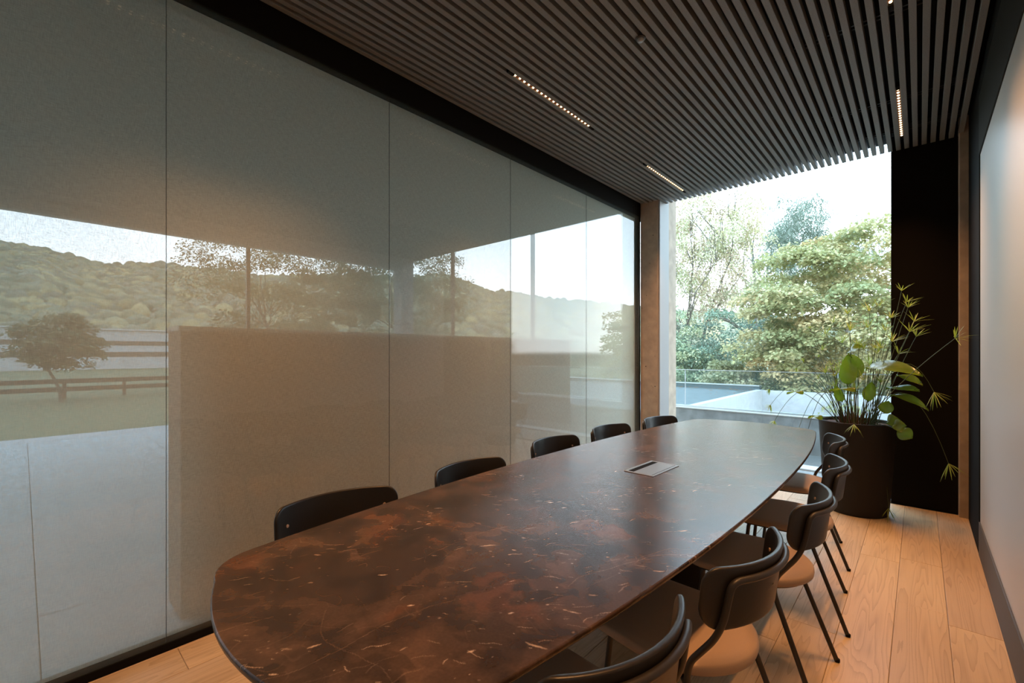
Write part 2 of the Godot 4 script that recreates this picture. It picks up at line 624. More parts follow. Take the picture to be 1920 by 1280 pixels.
func window_end() -> void:
	var col := thing("concrete_column")
	tag(col, "concrete pier between the glass partition and the end window", "pier", "", "structure")
	var mb := MB.new()
	mb.box(Vector3(-2.226, 1.6, -4.95), Vector3(0.208, 3.3, 0.5), 0.006)
	obj("pier", mb, M.concrete, col)
	rng.seed = 9
	for k in 14:
		var hm := MB.new()
		hm.lathe([Vector2(0.0, 0.0), Vector2(0.004, 0.0006), Vector2(0.0055, 0.0)], Vector3.ZERO, 8)
		var h := obj("pinhole", hm, M.black, col)
		h.rotation.x = PI / 2
		h.position = Vector3(-2.226 + rng.randf_range(-0.09, 0.09), rng.randf_range(0.7, 2.8), -4.6995)
		h.scale = Vector3.ONE * rng.randf_range(0.4, 1.1)
	var w := thing("window_1")
	tag(w, "tall end window looking onto autumn trees", "window", "", "structure")
	boxm("jamb", Vector3(-2.113, 1.6, -4.83), Vector3(0.018, 3.3, 0.24), M.white_frame, w)
	boxm("glass_pane", Vector3(-0.95, 1.62, -4.955), Vector3(2.35, 3.2, 0.012), M.pane, w, 0.0)
	boxm("sill", Vector3(-0.95, 0.0, -4.97), Vector3(2.35, 0.03, 0.16), M.concrete_grey, w)
	boxm("head", Vector3(-0.95, 3.17, -4.90), Vector3(2.6, 0.26, 0.22), M.void, w)
	var p := thing("dark_panel")
	tag(p, "tall black panel beside the end window, behind the planted pot", "panel", "", "structure")
	boxm("panel", Vector3(0.024, 1.66, -4.90), Vector3(0.402, 3.32, 0.05), M.dark_panel, p)
	var c2 := thing("concrete_column")
	tag(c2, "narrow concrete pier at the right end of the window wall", "pier", "", "structure")
	boxm("pier", Vector3(0.262, 1.6, -4.92), Vector3(0.084, 3.3, 0.24), M.concrete, c2, 0.005)

func right_wall() -> void:
	var w := thing("wall_right")
	tag(w, "smooth pale wall with black frame on the right", "wall", "", "structure")
	boxm("panel", Vector3(XR + 0.05, 1.33, (ZB - 4.0) / 2), Vector3(0.09, 2.30, ZB + 4.0), M.white_wall, w)
	boxm("backing", Vector3(XR + 0.13, 1.65, (ZB + ZE) / 2), Vector3(0.07, 3.4, ZB - ZE + 0.3), M.void, w)
	boxm("end_frame", Vector3(XR + 0.045, 1.6, -4.40), Vector3(0.09, 3.2, 0.80), M.black, w)
	boxm("head_band", Vector3(XR + 0.045, 2.655, (ZB - 4.0) / 2), Vector3(0.094, 0.36, ZB + 4.0), M.header, w)
	boxm("track", Vector3(XR + 0.03, 2.90, (ZB - 4.0) / 2), Vector3(0.06, 0.10, ZB + 4.0), M.black, w)
	var b := thing("baseboard_right")
	tag(b, "dark grey plinth along the foot of the pale right wall", "baseboard", "", "structure")
	boxm("board", Vector3(XR + 0.041, 0.1, (ZB - 4.0) / 2), Vector3(0.086, 0.205, ZB + 4.0), M.plinth_trim, b, 0.002)

# ---------------------------------------------------------------- lamps
func lamps() -> void:
	var where := [["left lamp row, the strip nearest the window", -1.805, -4.185], ["left lamp row, the middle strip", -1.805, -2.412], ["left lamp row, the strip nearest the camera", -1.805, -0.637], ["right lamp row, the strip nearest the window", -0.103, -4.165], ["right lamp row, the strip cut by the picture top", -0.103, -2.392], ["right lamp row, nearest the camera", -0.103, -0.617]]
	var hm := MB.new()
	hm.box(Vector3(-0.0098, 0.017, 0), Vector3(0.0016, 0.018, 0.84), 0.0)
	hm.box(Vector3(0.0098, 0.017, 0), Vector3(0.0016, 0.018, 0.84), 0.0)
	hm.box(Vector3(0, 0.020, 0), Vector3(0.020, 0.012, 0.84), 0.0)
	var housing := hm.mesh(M.copper)
	var em := MB.new()
	em.box(Vector3(0, 0.012, 0), Vector3(0.020, 0.03, 0.05), 0.001)
	var cap := em.mesh(M.black)
	var lm := MB.new()
	lm.lathe([Vector2(0.0, -0.003), Vector2(0.004, -0.0022), Vector2(0.0066, 0.0), Vector2(0.0070, 0.004)], Vector3.ZERO, 14)
	var lens := lm.mesh(M.lens)
	var rm := MB.new()
	rm.box(Vector3.ZERO, Vector3(0.018, 0.008, 0.004), 0.0)
	var rib := rm.mesh(M.copper)
	var first: Node3D
	for k in where.size():
		var o: Node3D
		if k == 0:
			o = thing("linear_light")
			inst("housing", housing, o)
			for s in [-1, 1]:
				inst("end_cap", cap, o).position = Vector3(0, 0, s * 0.444)
			for j in 20:
				inst("lens", lens, o).position = Vector3(0, 0.005, (j - 9.5) * 0.0425)
				if j < 19:
					inst("louvre", rib, o).position = Vector3(0, 0.008, (j - 9.0) * 0.0425)
			for j in 4:
				var l := SpotLight3D.new()
				l.name = "spot"
				l.position = Vector3(0, -0.004, (j - 1.5) * 0.21)
				l.rotation.x = -PI / 2
				l.spot_angle = 37.0
				l.spot_angle_attenuation = 0.9
				l.spot_range = 12.0
				l.spot_attenuation = 2.0
				l.light_color = Color(1.0, 0.71, 0.45)
				l.light_energy = LAMP
				l.light_size = 0.02
				l.shadow_enabled = true
				o.add_child(l, true)
			first = o
		else:
			o = copy(first)
		o.position = Vector3(where[k][1], YS, where[k][2])
		tag(o, "recessed strip of small warm spotlights, " + where[k][0], "light", "recessed spotlight strips")
	var d := thing("ceiling_sensor", Vector3(-1.093, YS - 0.001, -2.208))
	tag(d, "small round white sensor on the slatted ceiling", "sensor")
	var a := MB.new()
	a.lathe([Vector2(0.0, 0.0), Vector2(0.026, 0.0), Vector2(0.028, -0.003), Vector2(0.026, -0.007), Vector2(0.018, -0.009)], Vector3.ZERO, 24)
	obj("collar", a, M.dark_trim, d)
	var b := MB.new()
	b.lathe([Vector2(0.018, -0.008), Vector2(0.017, -0.016), Vector2(0.011, -0.022), Vector2(0.0, -0.024)], Vector3.ZERO, 24)
	obj("dome", b, M.white_frame, d)

# ---------------------------------------------------------------- table
func table_outline(inset: float) -> PackedVector2Array:
	var half := func(z: float) -> float:
		return 0.531 - 0.112 * pow(absf(z) / 1.657, 2.3)
	var pts := []
	var L := 1.726
	for i in 41:                                     # right side, near to far
		var z := lerpf(L - 0.10, -L + 0.10, i / 40.0)
		pts.append(Vector2(half.call(z), z))
	var corner := func(sx: float, sz: float) -> Array:
		var out := []
		var p0 := Vector2(sx * half.call(L - 0.10), sz * (L - 0.10))
		var p1 := Vector2(sx * half.call(L) * 1.0, sz * (L + 0.005))
		var p2 := Vector2(sx * (half.call(L) - 0.12), sz * (L + 0.025))
		for i in range(1, 8):
			var t := i / 8.0
			out.append(p0.lerp(p1, t).lerp(p1.lerp(p2, t), t))
		return out
	var fr: Array = corner.call(1.0, -1.0)
	pts += fr
	var hx: float = half.call(L) - 0.12
	for i in 17:
		var x := lerpf(hx, -hx, i / 16.0)
		pts.append(Vector2(x, -(L + 0.025 + 0.055 * (1.0 - pow(x / hx, 2.0)))))
	var fl: Array = corner.call(-1.0, -1.0)
	fl.reverse()
	pts += fl
	for i in 41:
		var z := lerpf(-L + 0.10, L - 0.10, i / 40.0)
		pts.append(Vector2(-half.call(z), z))
	pts += corner.call(-1.0, 1.0)
	for i in 17:
		var x := lerpf(-hx, hx, i / 16.0)
		pts.append(Vector2(x, L + 0.025 + 0.055 * (1.0 - pow(x / hx, 2.0))))
	var nr: Array = corner.call(1.0, 1.0)
	nr.reverse()
	pts += nr
	var out := PackedVector2Array()
	var n := pts.size()
	for i in n:
		var t: Vector2 = (pts[(i + 1) % n] - pts[(i - 1 + n) % n]).normalized()
		var nn := Vector2(t.y, -t.x)
		if nn.dot(pts[i]) < 0.0:
			nn = -nn
		out.append(pts[i] - nn * inset)
	return out

func ring_of(o: PackedVector2Array, y: float) -> Array:
	var r := []
	for p in o:
		r.append(Vector3(p.x, y, p.y))
	return r

func table() -> void:
	var t := thing("conference_table", Vector3(-0.951, 0, -2.058))
	tag(t, "long boat-shaped table with a polished brown marble top", "table")
	var rows := []
	for q in [[0.055, 0.676], [0.014, 0.686], [0.002, 0.6905], [0.0, 0.694], [0.0, 0.700], [0.0008, 0.7035], [0.003, 0.705]]:
		rows.append(ring_of(table_outline(q[0]), q[1]))
	var mb := MB.new()
	mb.grid(rows)
	for i in mb.v.size():
		mb.uv[i] = Vector2(mb.v[i].z / 3.8 + 0.5, mb.v[i].x / 1.37 + 0.5)
	var base := mb.v.size()
	mb.fan(rows[-1], Vector3.UP)
	mb.fan(rows[0], Vector3.DOWN)
	for i in range(base, mb.v.size()):
		mb.uv[i] = Vector2(mb.v[i].z / 3.8 + 0.5, mb.v[i].x / 1.37 + 0.5)
	obj("tabletop", mb, M.marble, t)
	boxm("subframe", Vector3(0, 0.666, 0), Vector3(0.5, 0.025, 2.5), M.black, t)
	for z in [0.0]:
		var pm := MB.new()
		var o := PackedVector2Array()
		for k in 48:
			var a := TAU * k / 48
			o.append(Vector2(cos(a) * 0.22, z + sin(a) * 0.30))
		var pr := []
		for y in [0.0, 0.004, 0.655]:
			var rr := PackedVector2Array()
			for p in o:
				rr.append(p * (0.985 if y == 0.0 else 1.0))
			pr.append(ring_of(rr, y))
		pm.grid(pr)
		obj("pedestal", pm, M.black, t)
	# flush power box let into the top
	var b := thing("cable_box", Vector3(-0.931, 0.7055, -2.0))
	b.rotation.y = -0.03
	tag(b, "flush grey metal cable box with hinged flap in the tabletop", "cable box")
	var fm := MB.new()
	fm.box(Vector3(-0.0655, 0.001, 0), Vector3(0.013, 0.003, 0.268), 0.0008)
	fm.box(Vector3(0.0655, 0.001, 0), Vector3(0.013, 0.003, 0.268), 0.0008)
	fm.box(Vector3(0, 0.001, 0.1275), Vector3(0.118, 0.003, 0.013), 0.0008)
	fm.box(Vector3(0, 0.001, -0.1275), Vector3(0.118, 0.003, 0.013), 0.0008)
	obj("frame", fm, M.steel, b)
	boxm("brush_strip", Vector3(-0.045, 0.0003, 0), Vector3(0.028, 0.0012, 0.242), M.black, b, 0.0)
	boxm("flap", Vector3(0.0125, 0.0010, 0), Vector3(0.086, 0.0024, 0.240), M.steel, b, 0.0006)
	boxm("hinge_gap", Vector3(0.0572, 0.0004, 0), Vector3(0.0035, 0.0012, 0.242), M.black, b, 0.0)

# ---------------------------------------------------------------- chairs
const BR := 0.335      # radius of the bent backrest
const BZ := -0.095     # its axis

func on_back(s: float, y: float, off: float) -> Vector3:
	var a := s / BR
	var r := BR + off
	return Vector3(sin(a) * r, y, BZ + cos(a) * r + (y - 0.66) * 0.13)

func make_chair() -> Node3D:
	var c := thing("dining_chair")
	# seat: straight sides in front, round behind
	var o := []
	for k in 33:
		var a := PI * k / 32.0
		o.append(Vector2(cos(a) * 0.222, -0.015 + sin(a) * 0.215))
	for k in 9:
		var a := PI + PI * 0.5 * k / 8.0
		o.append(Vector2(-0.165 + cos(a) * 0.045, -0.175 + sin(a) * 0.045))
	for k in 9:
		var a := PI * 1.5 + PI * 0.5 * k / 8.0
		o.append(Vector2(0.165 + cos(a) * 0.045, -0.175 + sin(a) * 0.045))
	var ring := func(k: float, y: float) -> Array:
		var r := []
		for p in o:
			r.append(Vector3(p.x * k, y, (p.y + 0.01) * k - 0.01))
		return r
	var sm := MB.new()
	var rows := [ring.call(0.955, 0.424), ring.call(0.99, 0.428), ring.call(1.0, 0.438), ring.call(0.992, 0.449), ring.call(0.965, 0.456), ring.call(0.85, 0.459), ring.call(0.5, 0.460)]
	sm.grid(rows)
	sm.fan(rows[-1], Vector3.UP)
	sm.fan(rows[0], Vector3.DOWN)
	var seat := obj("seat", sm, M.seat, c)
	var um := MB.new()
	var ur := [ring.call(0.90, 0.414), ring.call(0.93, 0.4235)]
	um.grid(ur)
	um.fan(ur[0], Vector3.DOWN)
	obj("seat_board", um, M.shell, seat)
	# backrest shell
	var bo := []
	var W := 0.256
	var y0 := 0.585
	var y1 := 0.760
	for q in [[1, 1, 0.045], [-1, 1, 0.045], [-1, -1, 0.075], [1, -1, 0.075]]:
		var cx: float = q[0] * (W - q[2])
		var cy: float = (y1 - q[2]) if q[1] > 0 else (y0 + q[2])
		var a0: float = 0.0 if q[0] > 0 and q[1] > 0 else PI * 0.5 if q[0] < 0 and q[1] > 0 else PI if q[1] < 0 and q[0] < 0 else PI * 1.5
		for k in 9:
			var a := a0 + PI * 0.5 * k / 8.0
			bo.append(Vector2(cx + cos(a) * q[2], cy + sin(a) * q[2]))
	var fine := []
	for i in bo.size():                                    # denser along the long edges
		var p: Vector2 = bo[i]
		var q: Vector2 = bo[(i + 1) % bo.size()]
		var n := maxi(1, int(p.distance_to(q) / 0.03))
		for k in n:
			fine.append(p.lerp(q, float(k) / n))
	var br := func(k: float, off: float) -> Array:
		var r := []
		for p in fine:
			r.append(on_back(p.x * k, lerpf((y0 + y1) / 2, p.y, k), off))
		return r
	var bm := MB.new()
	var b2 := []
	for q in [[0.02, -0.007], [0.2, -0.007], [0.36, -0.007], [0.52, -0.007], [0.66, -0.007], [0.78, -0.007], [0.88, -0.007], [0.94, -0.007], [0.975, -0.0066], [0.997, -0.0035], [1.0, 0.0], [0.997, 0.0035], [0.975, 0.0066], [0.94, 0.007], [0.88, 0.007], [0.78, 0.007], [0.66, 0.007], [0.52, 0.007], [0.36, 0.007], [0.2, 0.007], [0.02, 0.007]]:
		b2.append(br.call(q[0], q[1]))
	bm.grid(b2, true, false, false)
	# make the shell's normals point away from its middle surface
	for i in bm.v.size():
		var p := bm.v[i]
		var mid := on_back(0, p.y, 0)
		var rad := Vector3(p.x, 0, p.z - (BZ + (p.y - 0.66) * 0.13))
		var outw: float = rad.length() - BR
		if absf(outw) > 0.004 and bm.n[i].dot(rad.normalized() * signf(outw)) < 0.0:
			bm.n[i] = -bm.n[i]
		elif absf(outw) <= 0.004 and bm.n[i].dot(p - Vector3(0, 0.6725, mid.z - 0.05)) < 0.0:
			bm.n[i] = -bm.n[i]
	bm.reorder()
	var back := obj("backrest", bm, M.shell, c)
	for s in [-1, 1]:
		var pm := MB.new()
		var p0 := on_back(s * 0.200, 0.690, -0.0072)
		var ax := (on_back(s * 0.200, 0.690, 0.0) - p0).normalized()
		pm.tube([p0 + ax * 0.002, p0 - ax * 0.0022], 0.0058, 0.0058, 12)
		obj("screw", pm, M.brass, back)
	# one bent tube: foot, knee at the seat, up the back, across and down again
	var R := 0.0092
	var off := 0.007 + R
	var half := []
	half.append(Vector3(0.232, 0.0, 0.252))
	half.append(Vector3(0.200, 0.415, 0.098))
	half.append(Vector3(0.196, 0.47, 0.104))
	half.append(on_back(0.196, 0.585, off))
	half.append(on_back(0.184, 0.725, off))
	var path := half.duplicate()
	for k in range(1, 12):
		path.append(on_back(lerpf(0.155, -0.155, k / 12.0), 0.727, off))
	half.reverse()
	for p in half:
		path.append(Vector3(-p.x, p.y, p.z))
	var smooth := rounded(path, 0.055, 7)
	var fm := MB.new()
	fm.tube(smooth, R, R, 12)
	obj("back_frame", fm, M.tube, c)
	for s in [-1, 1]:
		var lm := MB.new()
		lm.tube(rounded([Vector3(s * 0.196, 0.0, -0.205), Vector3(s * 0.178, 0.418, -0.165), Vector3(s * 0.10, 0.418, -0.10)], 0.02, 5), R, R, 10)
		obj("leg", lm, M.tube, c)
		var km := MB.new()
		km.tube([Vector3(s * 0.202, 0.385, 0.109), Vector3(s * 0.165, 0.414, 0.06)], 0.0075, 0.0075, 8)
		obj("bracket", km, M.tube, c)
		for q in [Vector3(s * 0.232, 0.002, 0.252), Vector3(s * 0.196, 0.002, -0.205)]:
			var gm := MB.new()
			gm.lathe([Vector2(0.0, -0.002), Vector2(0.0098, -0.002), Vector2(0.0104, 0.0), Vector2(0.0104, 0.009), Vector2(0.009, 0.010)], q, 10)
			obj("glide", gm, M.black, c)
	return c

func chairs() -> void:
	var spots := [
		[-1.405, -0.763, -1.7, "black bent-back chair on the screen side, nearest the rounded table end"],
		[-1.405, -1.43, -1.59, "black bent-back chair on the screen side, second from the near table end"],
		[-1.477, -2.186, -1.62, "black bent-back chair on the screen side, middle of the row of five"],
		[-1.469, -2.825, -1.68, "black bent-back chair on the screen side, next to the farthest"],
		[-1.391, -3.453, -1.75, "black bent-back chair on the screen side, nearest the concrete pier"],
		[-0.585, -0.80, 1.42, "tan-seated black chair on the plinth side, cut by the picture's lower edge"],
		[-0.521, -1.36, 1.47, "tan-seated black chair on the plinth side, second from the near table end"],
		[-0.482, -1.997, 1.589, "tan-seated black chair on the plinth side, middle of the row of five"],
		[-0.497, -2.64, 1.69, "tan-seated black chair on the plinth side, next to the farthest"],
		[-0.577, -3.362, 1.76, "tan-seated black chair on the plinth side, in front of the dark planter"],
	]
	var first := make_chair()
	for k in spots.size():
		var c: Node3D = first if k == 0 else copy(first)
		c.position = Vector3(spots[k][0], 0.002, spots[k][1])
		c.rotation.y = spots[k][2]
		c.scale = Vector3.ONE * 0.95
		tag(c, spots[k][3], "chair", "chairs around the conference table")

# ---------------------------------------------------------------- planter
func planter() -> void:
	var at := Vector3(-0.375, 0, -4.47)
	var p := thing("planter", at)
	tag(p, "tall dark brown tapered planter by the end window", "planter")
	var mb := MB.new()
	var prof := [Vector2(0.0, 0.0), Vector2(0.192, 0.0), Vector2(0.198, 0.004), Vector2(0.2, 0.012)]
	for k in 30:                                             # faint horizontal combing
		var y := 0.02 + k * 0.0225
		prof.append(Vector2(lerpf(0.2, 0.246, pow(y / 0.71, 0.8)) + (0.0005 if k % 2 else 0.0), y))
	prof += [Vector2(0.247, 0.70), Vector2(0.247, 0.708), Vector2(0.245, 0.711), Vector2(0.234, 0.711), Vector2(0.231, 0.708), Vector2(0.229, 0.66)]
	mb.lathe(prof, Vector3.ZERO, 56)
	obj("pot", mb, M.pot, p)
	var sm := MB.new()
	var rows := []
	rng.seed = 4
	for i in 9:
		var ring := []
		for k in 30:
			var a := TAU * k / 30
			var r := lerpf(0.001, 0.2295, i / 8.0)
			ring.append(Vector3(cos(a) * r, 0.675 + rng.randf_range(0, 0.016) + 0.012 * (1.0 - i / 8.0), sin(a) * r))
		rows.append(ring)
	sm.grid(rows, true, false, false)
	for i in sm.n.size():
		if sm.n[i].y < 0: sm.n[i] = -sm.n[i]
	sm.reorder()
	obj("soil", sm, M.soil, p)
	sedge(at)
	broad(at)

func blade(mb: MB, p: Vector3, dir: Vector3, ln: float, w: float, droop: float) -> void:
	var side := dir.cross(Vector3.UP)
	if side.length() < 0.05:
		side = dir.cross(Vector3.RIGHT)
	side = side.normalized()
	var up := side.cross(dir).normalized()
	var rows := []
	var n := 4
	for i in n + 1:
		var t := float(i) / n
		var c := p + dir * ln * t + Vector3.DOWN * droop * ln * t * t
		var ww := w * sin(PI * (0.12 + 0.86 * t)) * 0.5 + 0.0002
		rows.append(PackedVector3Array([c - side * ww, c + up * ww * 0.35, c + side * ww]))
	mb.grid(rows, false, up.y < 0.0, false)

func sedge(at: Vector3) -> void:
	var o := thing("umbrella_sedge", at)
	tag(o, "leggy umbrella sedge with thin stems and grassy tufts in the planter", "plant")
	rng.seed = 12
	# tips of the long stems: place, how far the stem bows out before it droops
	var tips := [
		[-0.10, 1.71, -4.42, 0.0], [-0.07, 1.62, -4.35, 0.0], [-0.065, 1.59, -4.5, 0.0], [-0.03, 1.48, -4.45, 0.0], [-0.055, 1.40, -4.32, 0.0], [-0.02, 1.37, -4.5, 0.02],
		[-0.15, 1.33, -4.28, 0.0], [-0.43, 1.56, -4.5, 0.0], [-0.29, 1.57, -4.45, 0.0], [-0.24, 1.62, -4.6, 0.0], [-0.16, 1.51, -4.4, 0.0], [-0.68, 1.45, -4.45, 0.06],
		[-0.53, 1.50, -4.55, 0.0], [-0.56, 1.40, -4.4, 0.0], [-0.31, 1.45, -4.6, 0.0], [-0.40, 1.42, -4.35, 0.0], [-0.20, 1.42, -4.55, 0.0], [-0.48, 1.33, -4.62, 0.0],
		[-0.60, 1.27, -4.5, 0.0], [-0.36, 1.30, -4.5, 0.0], [-0.25, 1.28, -4.4, 0.0], [-0.12, 1.24, -4.5, 0.05], [-0.70, 1.17, -4.3, 0.05], [-0.52, 1.15, -4.3, 0.0],
		[0.155, 1.335, -3.72, 0.02], [0.075, 0.97, -4.37, 0.30], [0.15, 0.47, -4.40, 0.34], [-0.172, 0.09, -4.36, 0.30], [-0.36, 0.72, -4.16, 0.20],
		[-0.95, 0.80, -4.35, 0.24], [-0.93, 0.66, -4.4, 0.26], [-0.98, 0.93, -4.45, 0.20], [-0.74, 0.63, -4.35, 0.26], [-0.68, 0.58, -4.3, 0.28], [-0.80, 1.12, -4.6, 0.14],
	]
	for k in 26:                                             # short stems in the middle
		tips.append([-0.375 + rng.randfn() * 0.10, rng.randf_range(0.95, 1.3), -4.47 + rng.randfn() * 0.08, rng.randf() * 0.02])
	for q in tips:
		var tip := Vector3(q[0], q[1], q[2]) - at
		var flat := Vector3(tip.x, 0, tip.z)
		var ang := rng.randf() * TAU
		var b := Vector3(cos(ang), 0, sin(ang)) * rng.randf_range(0.0, 0.06) + flat.limit_length(0.11) * rng.randf_range(0.5, 1.0)
		b.y = 0.685
		var bow: float = q[3]
		var mid := b.lerp(tip, 0.45) + Vector3.UP * (bow * 2.4 + 0.03)
		if bow > 0.1:
			mid = Vector3(lerpf(b.x, tip.x, 0.45), maxf(tip.y, 0.75) + bow * 1.3 + 0.12, lerpf(b.z, tip.z, 0.45))
		var path := []
		var m := 12
		for i in m + 1:
			var t := float(i) / m
			path.append(b.lerp(mid, t).lerp(mid.lerp(tip, t), t))
		var mb := MB.new()
		mb.tube(path, 0.0026, 0.0016, 5)
		var s := obj("stem", mb, M.stem, o)
		var dir: Vector3 = (path[-1] - path[-3]).normalized()
		var tm := MB.new()
		var cnt := rng.randi_range(9, 14)
		var ln := rng.randf_range(0.08, 0.125) * (0.5 if q[0] < -0.6 else 0.75 if q[1] < 1.3 and bow == 0.0 else 1.0)
		var e1 := dir.cross(Vector3(0.3, 0.5, 0.8)).normalized()
		var e2 := dir.cross(e1)
		for j in cnt:
			var a := TAU * (j + rng.randf() * 0.6) / cnt
			var d := (dir * rng.randf_range(0.45, 1.1) + (e1 * cos(a) + e2 * sin(a)) * 0.75).normalized()
			blade(tm, tip, d, ln * rng.randf_range(0.7, 1.15), 0.0055, 0.12)
		obj("leaf_tuft", tm, M.blade, s)
	var cm := MB.new()                                       # papery sheaths at the foot of the stems
	for k in 60:
		var a := rng.randf() * TAU
		var r := rng.randf() * 0.12
		var p := Vector3(cos(a) * r, 0.68, sin(a) * r)
		cm.tube([p, p + Vector3(cos(a) * 0.02, rng.randf_range(0.05, 0.13), sin(a) * 0.02)], 0.0045, 0.002, 5)
	obj("stem_sheaths", cm, M.dry, o).set_meta("kind", "stuff")

func broad_leaf(mb: MB, base: Vector3, dir: Vector3, nrm: Vector3, ln: float, w: float, round_: float, droop: float) -> void:
	var side := dir.cross(nrm).normalized()
	var rows := []
	for i in 13:
		var t := i / 12.0
		var row := PackedVector3Array()
		var ww := w * 0.5 * (pow(maxf(sin(PI * pow(t, round_)), 0.0), 0.7) + 0.01)
		for j in 7:
			var s := (j - 3) / 3.0
			var c := base + dir * ln * t + side * ww * s + nrm * (absf(s) * ww * 0.28 + 0.012 * sin(t * 5.0 + s * 2.0)) - Vector3.UP * droop * ln * t * t
			row.append(c)
		rows.append(row)
	mb.grid(rows, false, false, false)
	for i in mb.n.size():
		if mb.n[i].dot(nrm) < -0.5:
			mb.n[i] = -mb.n[i]
	mb.reorder()

func broad(at: Vector3) -> void:
	var o := thing("leafy_plant", at)
	tag(o, "broad-leaved green plant growing among the sedge stems", "plant")
	# leaf base, direction, upper side, length, width, roundness, droop
	var leaves := [
		[Vector3(-0.42, 1.00, -4.36), Vector3(0.02, 1, 0.02), Vector3(0.5, 0.1, 1), 0.24, 0.125, 0.8, 0.0],
		[Vector3(-0.36, 1.05, -4.45), Vector3(-0.25, 1, 0), Vector3(0.3, 0.2, -1), 0.22, 0.12, 0.8, 0.1],
		[Vector3(-0.42, 1.24, -4.4), Vector3(0.5, 0.5, 0.1), Vector3(-0.3, 1, 0.4), 0.13, 0.10, 0.8, 0.2],
		[Vector3(-0.30, 1.13, -4.30), Vector3(0.93, 0.12, 0.10), Vector3(-0.05, 1, 0.27), 0.32, 0.23, 0.6, 0.25],
		[Vector3(-0.36, 0.96, -4.32), Vector3(-1, 0.1, 0.1), Vector3(0, 1, 0.3), 0.17, 0.08, 0.8, 0.15],
		[Vector3(-0.19, 0.98, -4.4), Vector3(0.9, 0.1, 0.3), Vector3(0, 1, 0.2), 0.20, 0.10, 0.75, 0.1],
		[Vector3(-0.16, 0.93, -4.36), Vector3(1, 0.05, 0.2), Vector3(-0.1, 1, 0.3), 0.21, 0.10, 0.7, 0.45],
		[Vector3(-0.13, 1.08, -4.38), Vector3(1, -0.1, 0.2), Vector3(0, 1, 0.4), 0.15, 0.08, 0.7, 0.3],
		[Vector3(-0.70, 0.92, -4.3), Vector3(-1, 0.15, 0.1), Vector3(0, 1, 0.3), 0.12, 0.055, 0.8, 0.2],
		[Vector3(-0.57, 0.73, -4.30), Vector3(-0.9, 0.1, 0.2), Vector3(0, 1, 0.5), 0.10, 0.07, 0.9, 0.15],
		[Vector3(-0.18, 0.74, -4.28), Vector3(0.7, 0.35, 0.2), Vector3(0.1, 0.6, 1), 0.085, 0.09, 0.9, 0.1],
		[Vector3(-0.15, 0.72, -4.24), Vector3(0.9, 0.25, 0.2), Vector3(0.2, 0.5, 1), 0.085, 0.085, 0.9, 0.1],
		[Vector3(-0.12, 0.69, -4.26), Vector3(0.7, -0.4, 0.1), Vector3(0.2, 0.5, 1), 0.095, 0.10, 0.9, 0.0],
		[Vector3(-0.20, 0.80, -4.32), Vector3(0.3, 0.9, 0.1), Vector3(0.2, 0.3, 1), 0.10, 0.09, 0.9, 0.0],
		[Vector3(-0.46, 0.86, -4.4), Vector3(-0.3, 0.9, 0.2), Vector3(0.3, 0.3, 1), 0.14, 0.07, 0.8, 0.0],
		[Vector3(-0.30, 0.88, -4.36), Vector3(0.2, 0.9, 0.2), Vector3(0.2, 0.3, 1), 0.16, 0.08, 0.8, 0.0],
	]
	for q in leaves:
		var b: Vector3 = q[0] - at
		var d: Vector3 = q[1].normalized()
		var n: Vector3 = q[2]
		n = (n - d * n.dot(d)).normalized()
		var mb := MB.new()
		broad_leaf(mb, b, d, n, q[3], q[4], q[5], q[6])
		var l := obj("leaf", mb, M.leaf, o)
		var foot := Vector3(b.x, 0, b.z).limit_length(0.12) + Vector3(0, 0.685, 0)
		var mid := foot.lerp(b, 0.5) + Vector3.UP * 0.05
		var path := []
		for i in 8:
			var t := i / 7.0
			path.append(foot.lerp(mid, t).lerp(mid.lerp(b, t), t))
		var sm := MB.new()
		sm.tube(path, 0.003, 0.0022, 6)
		obj("leaf_stalk", sm, M.stem, l)

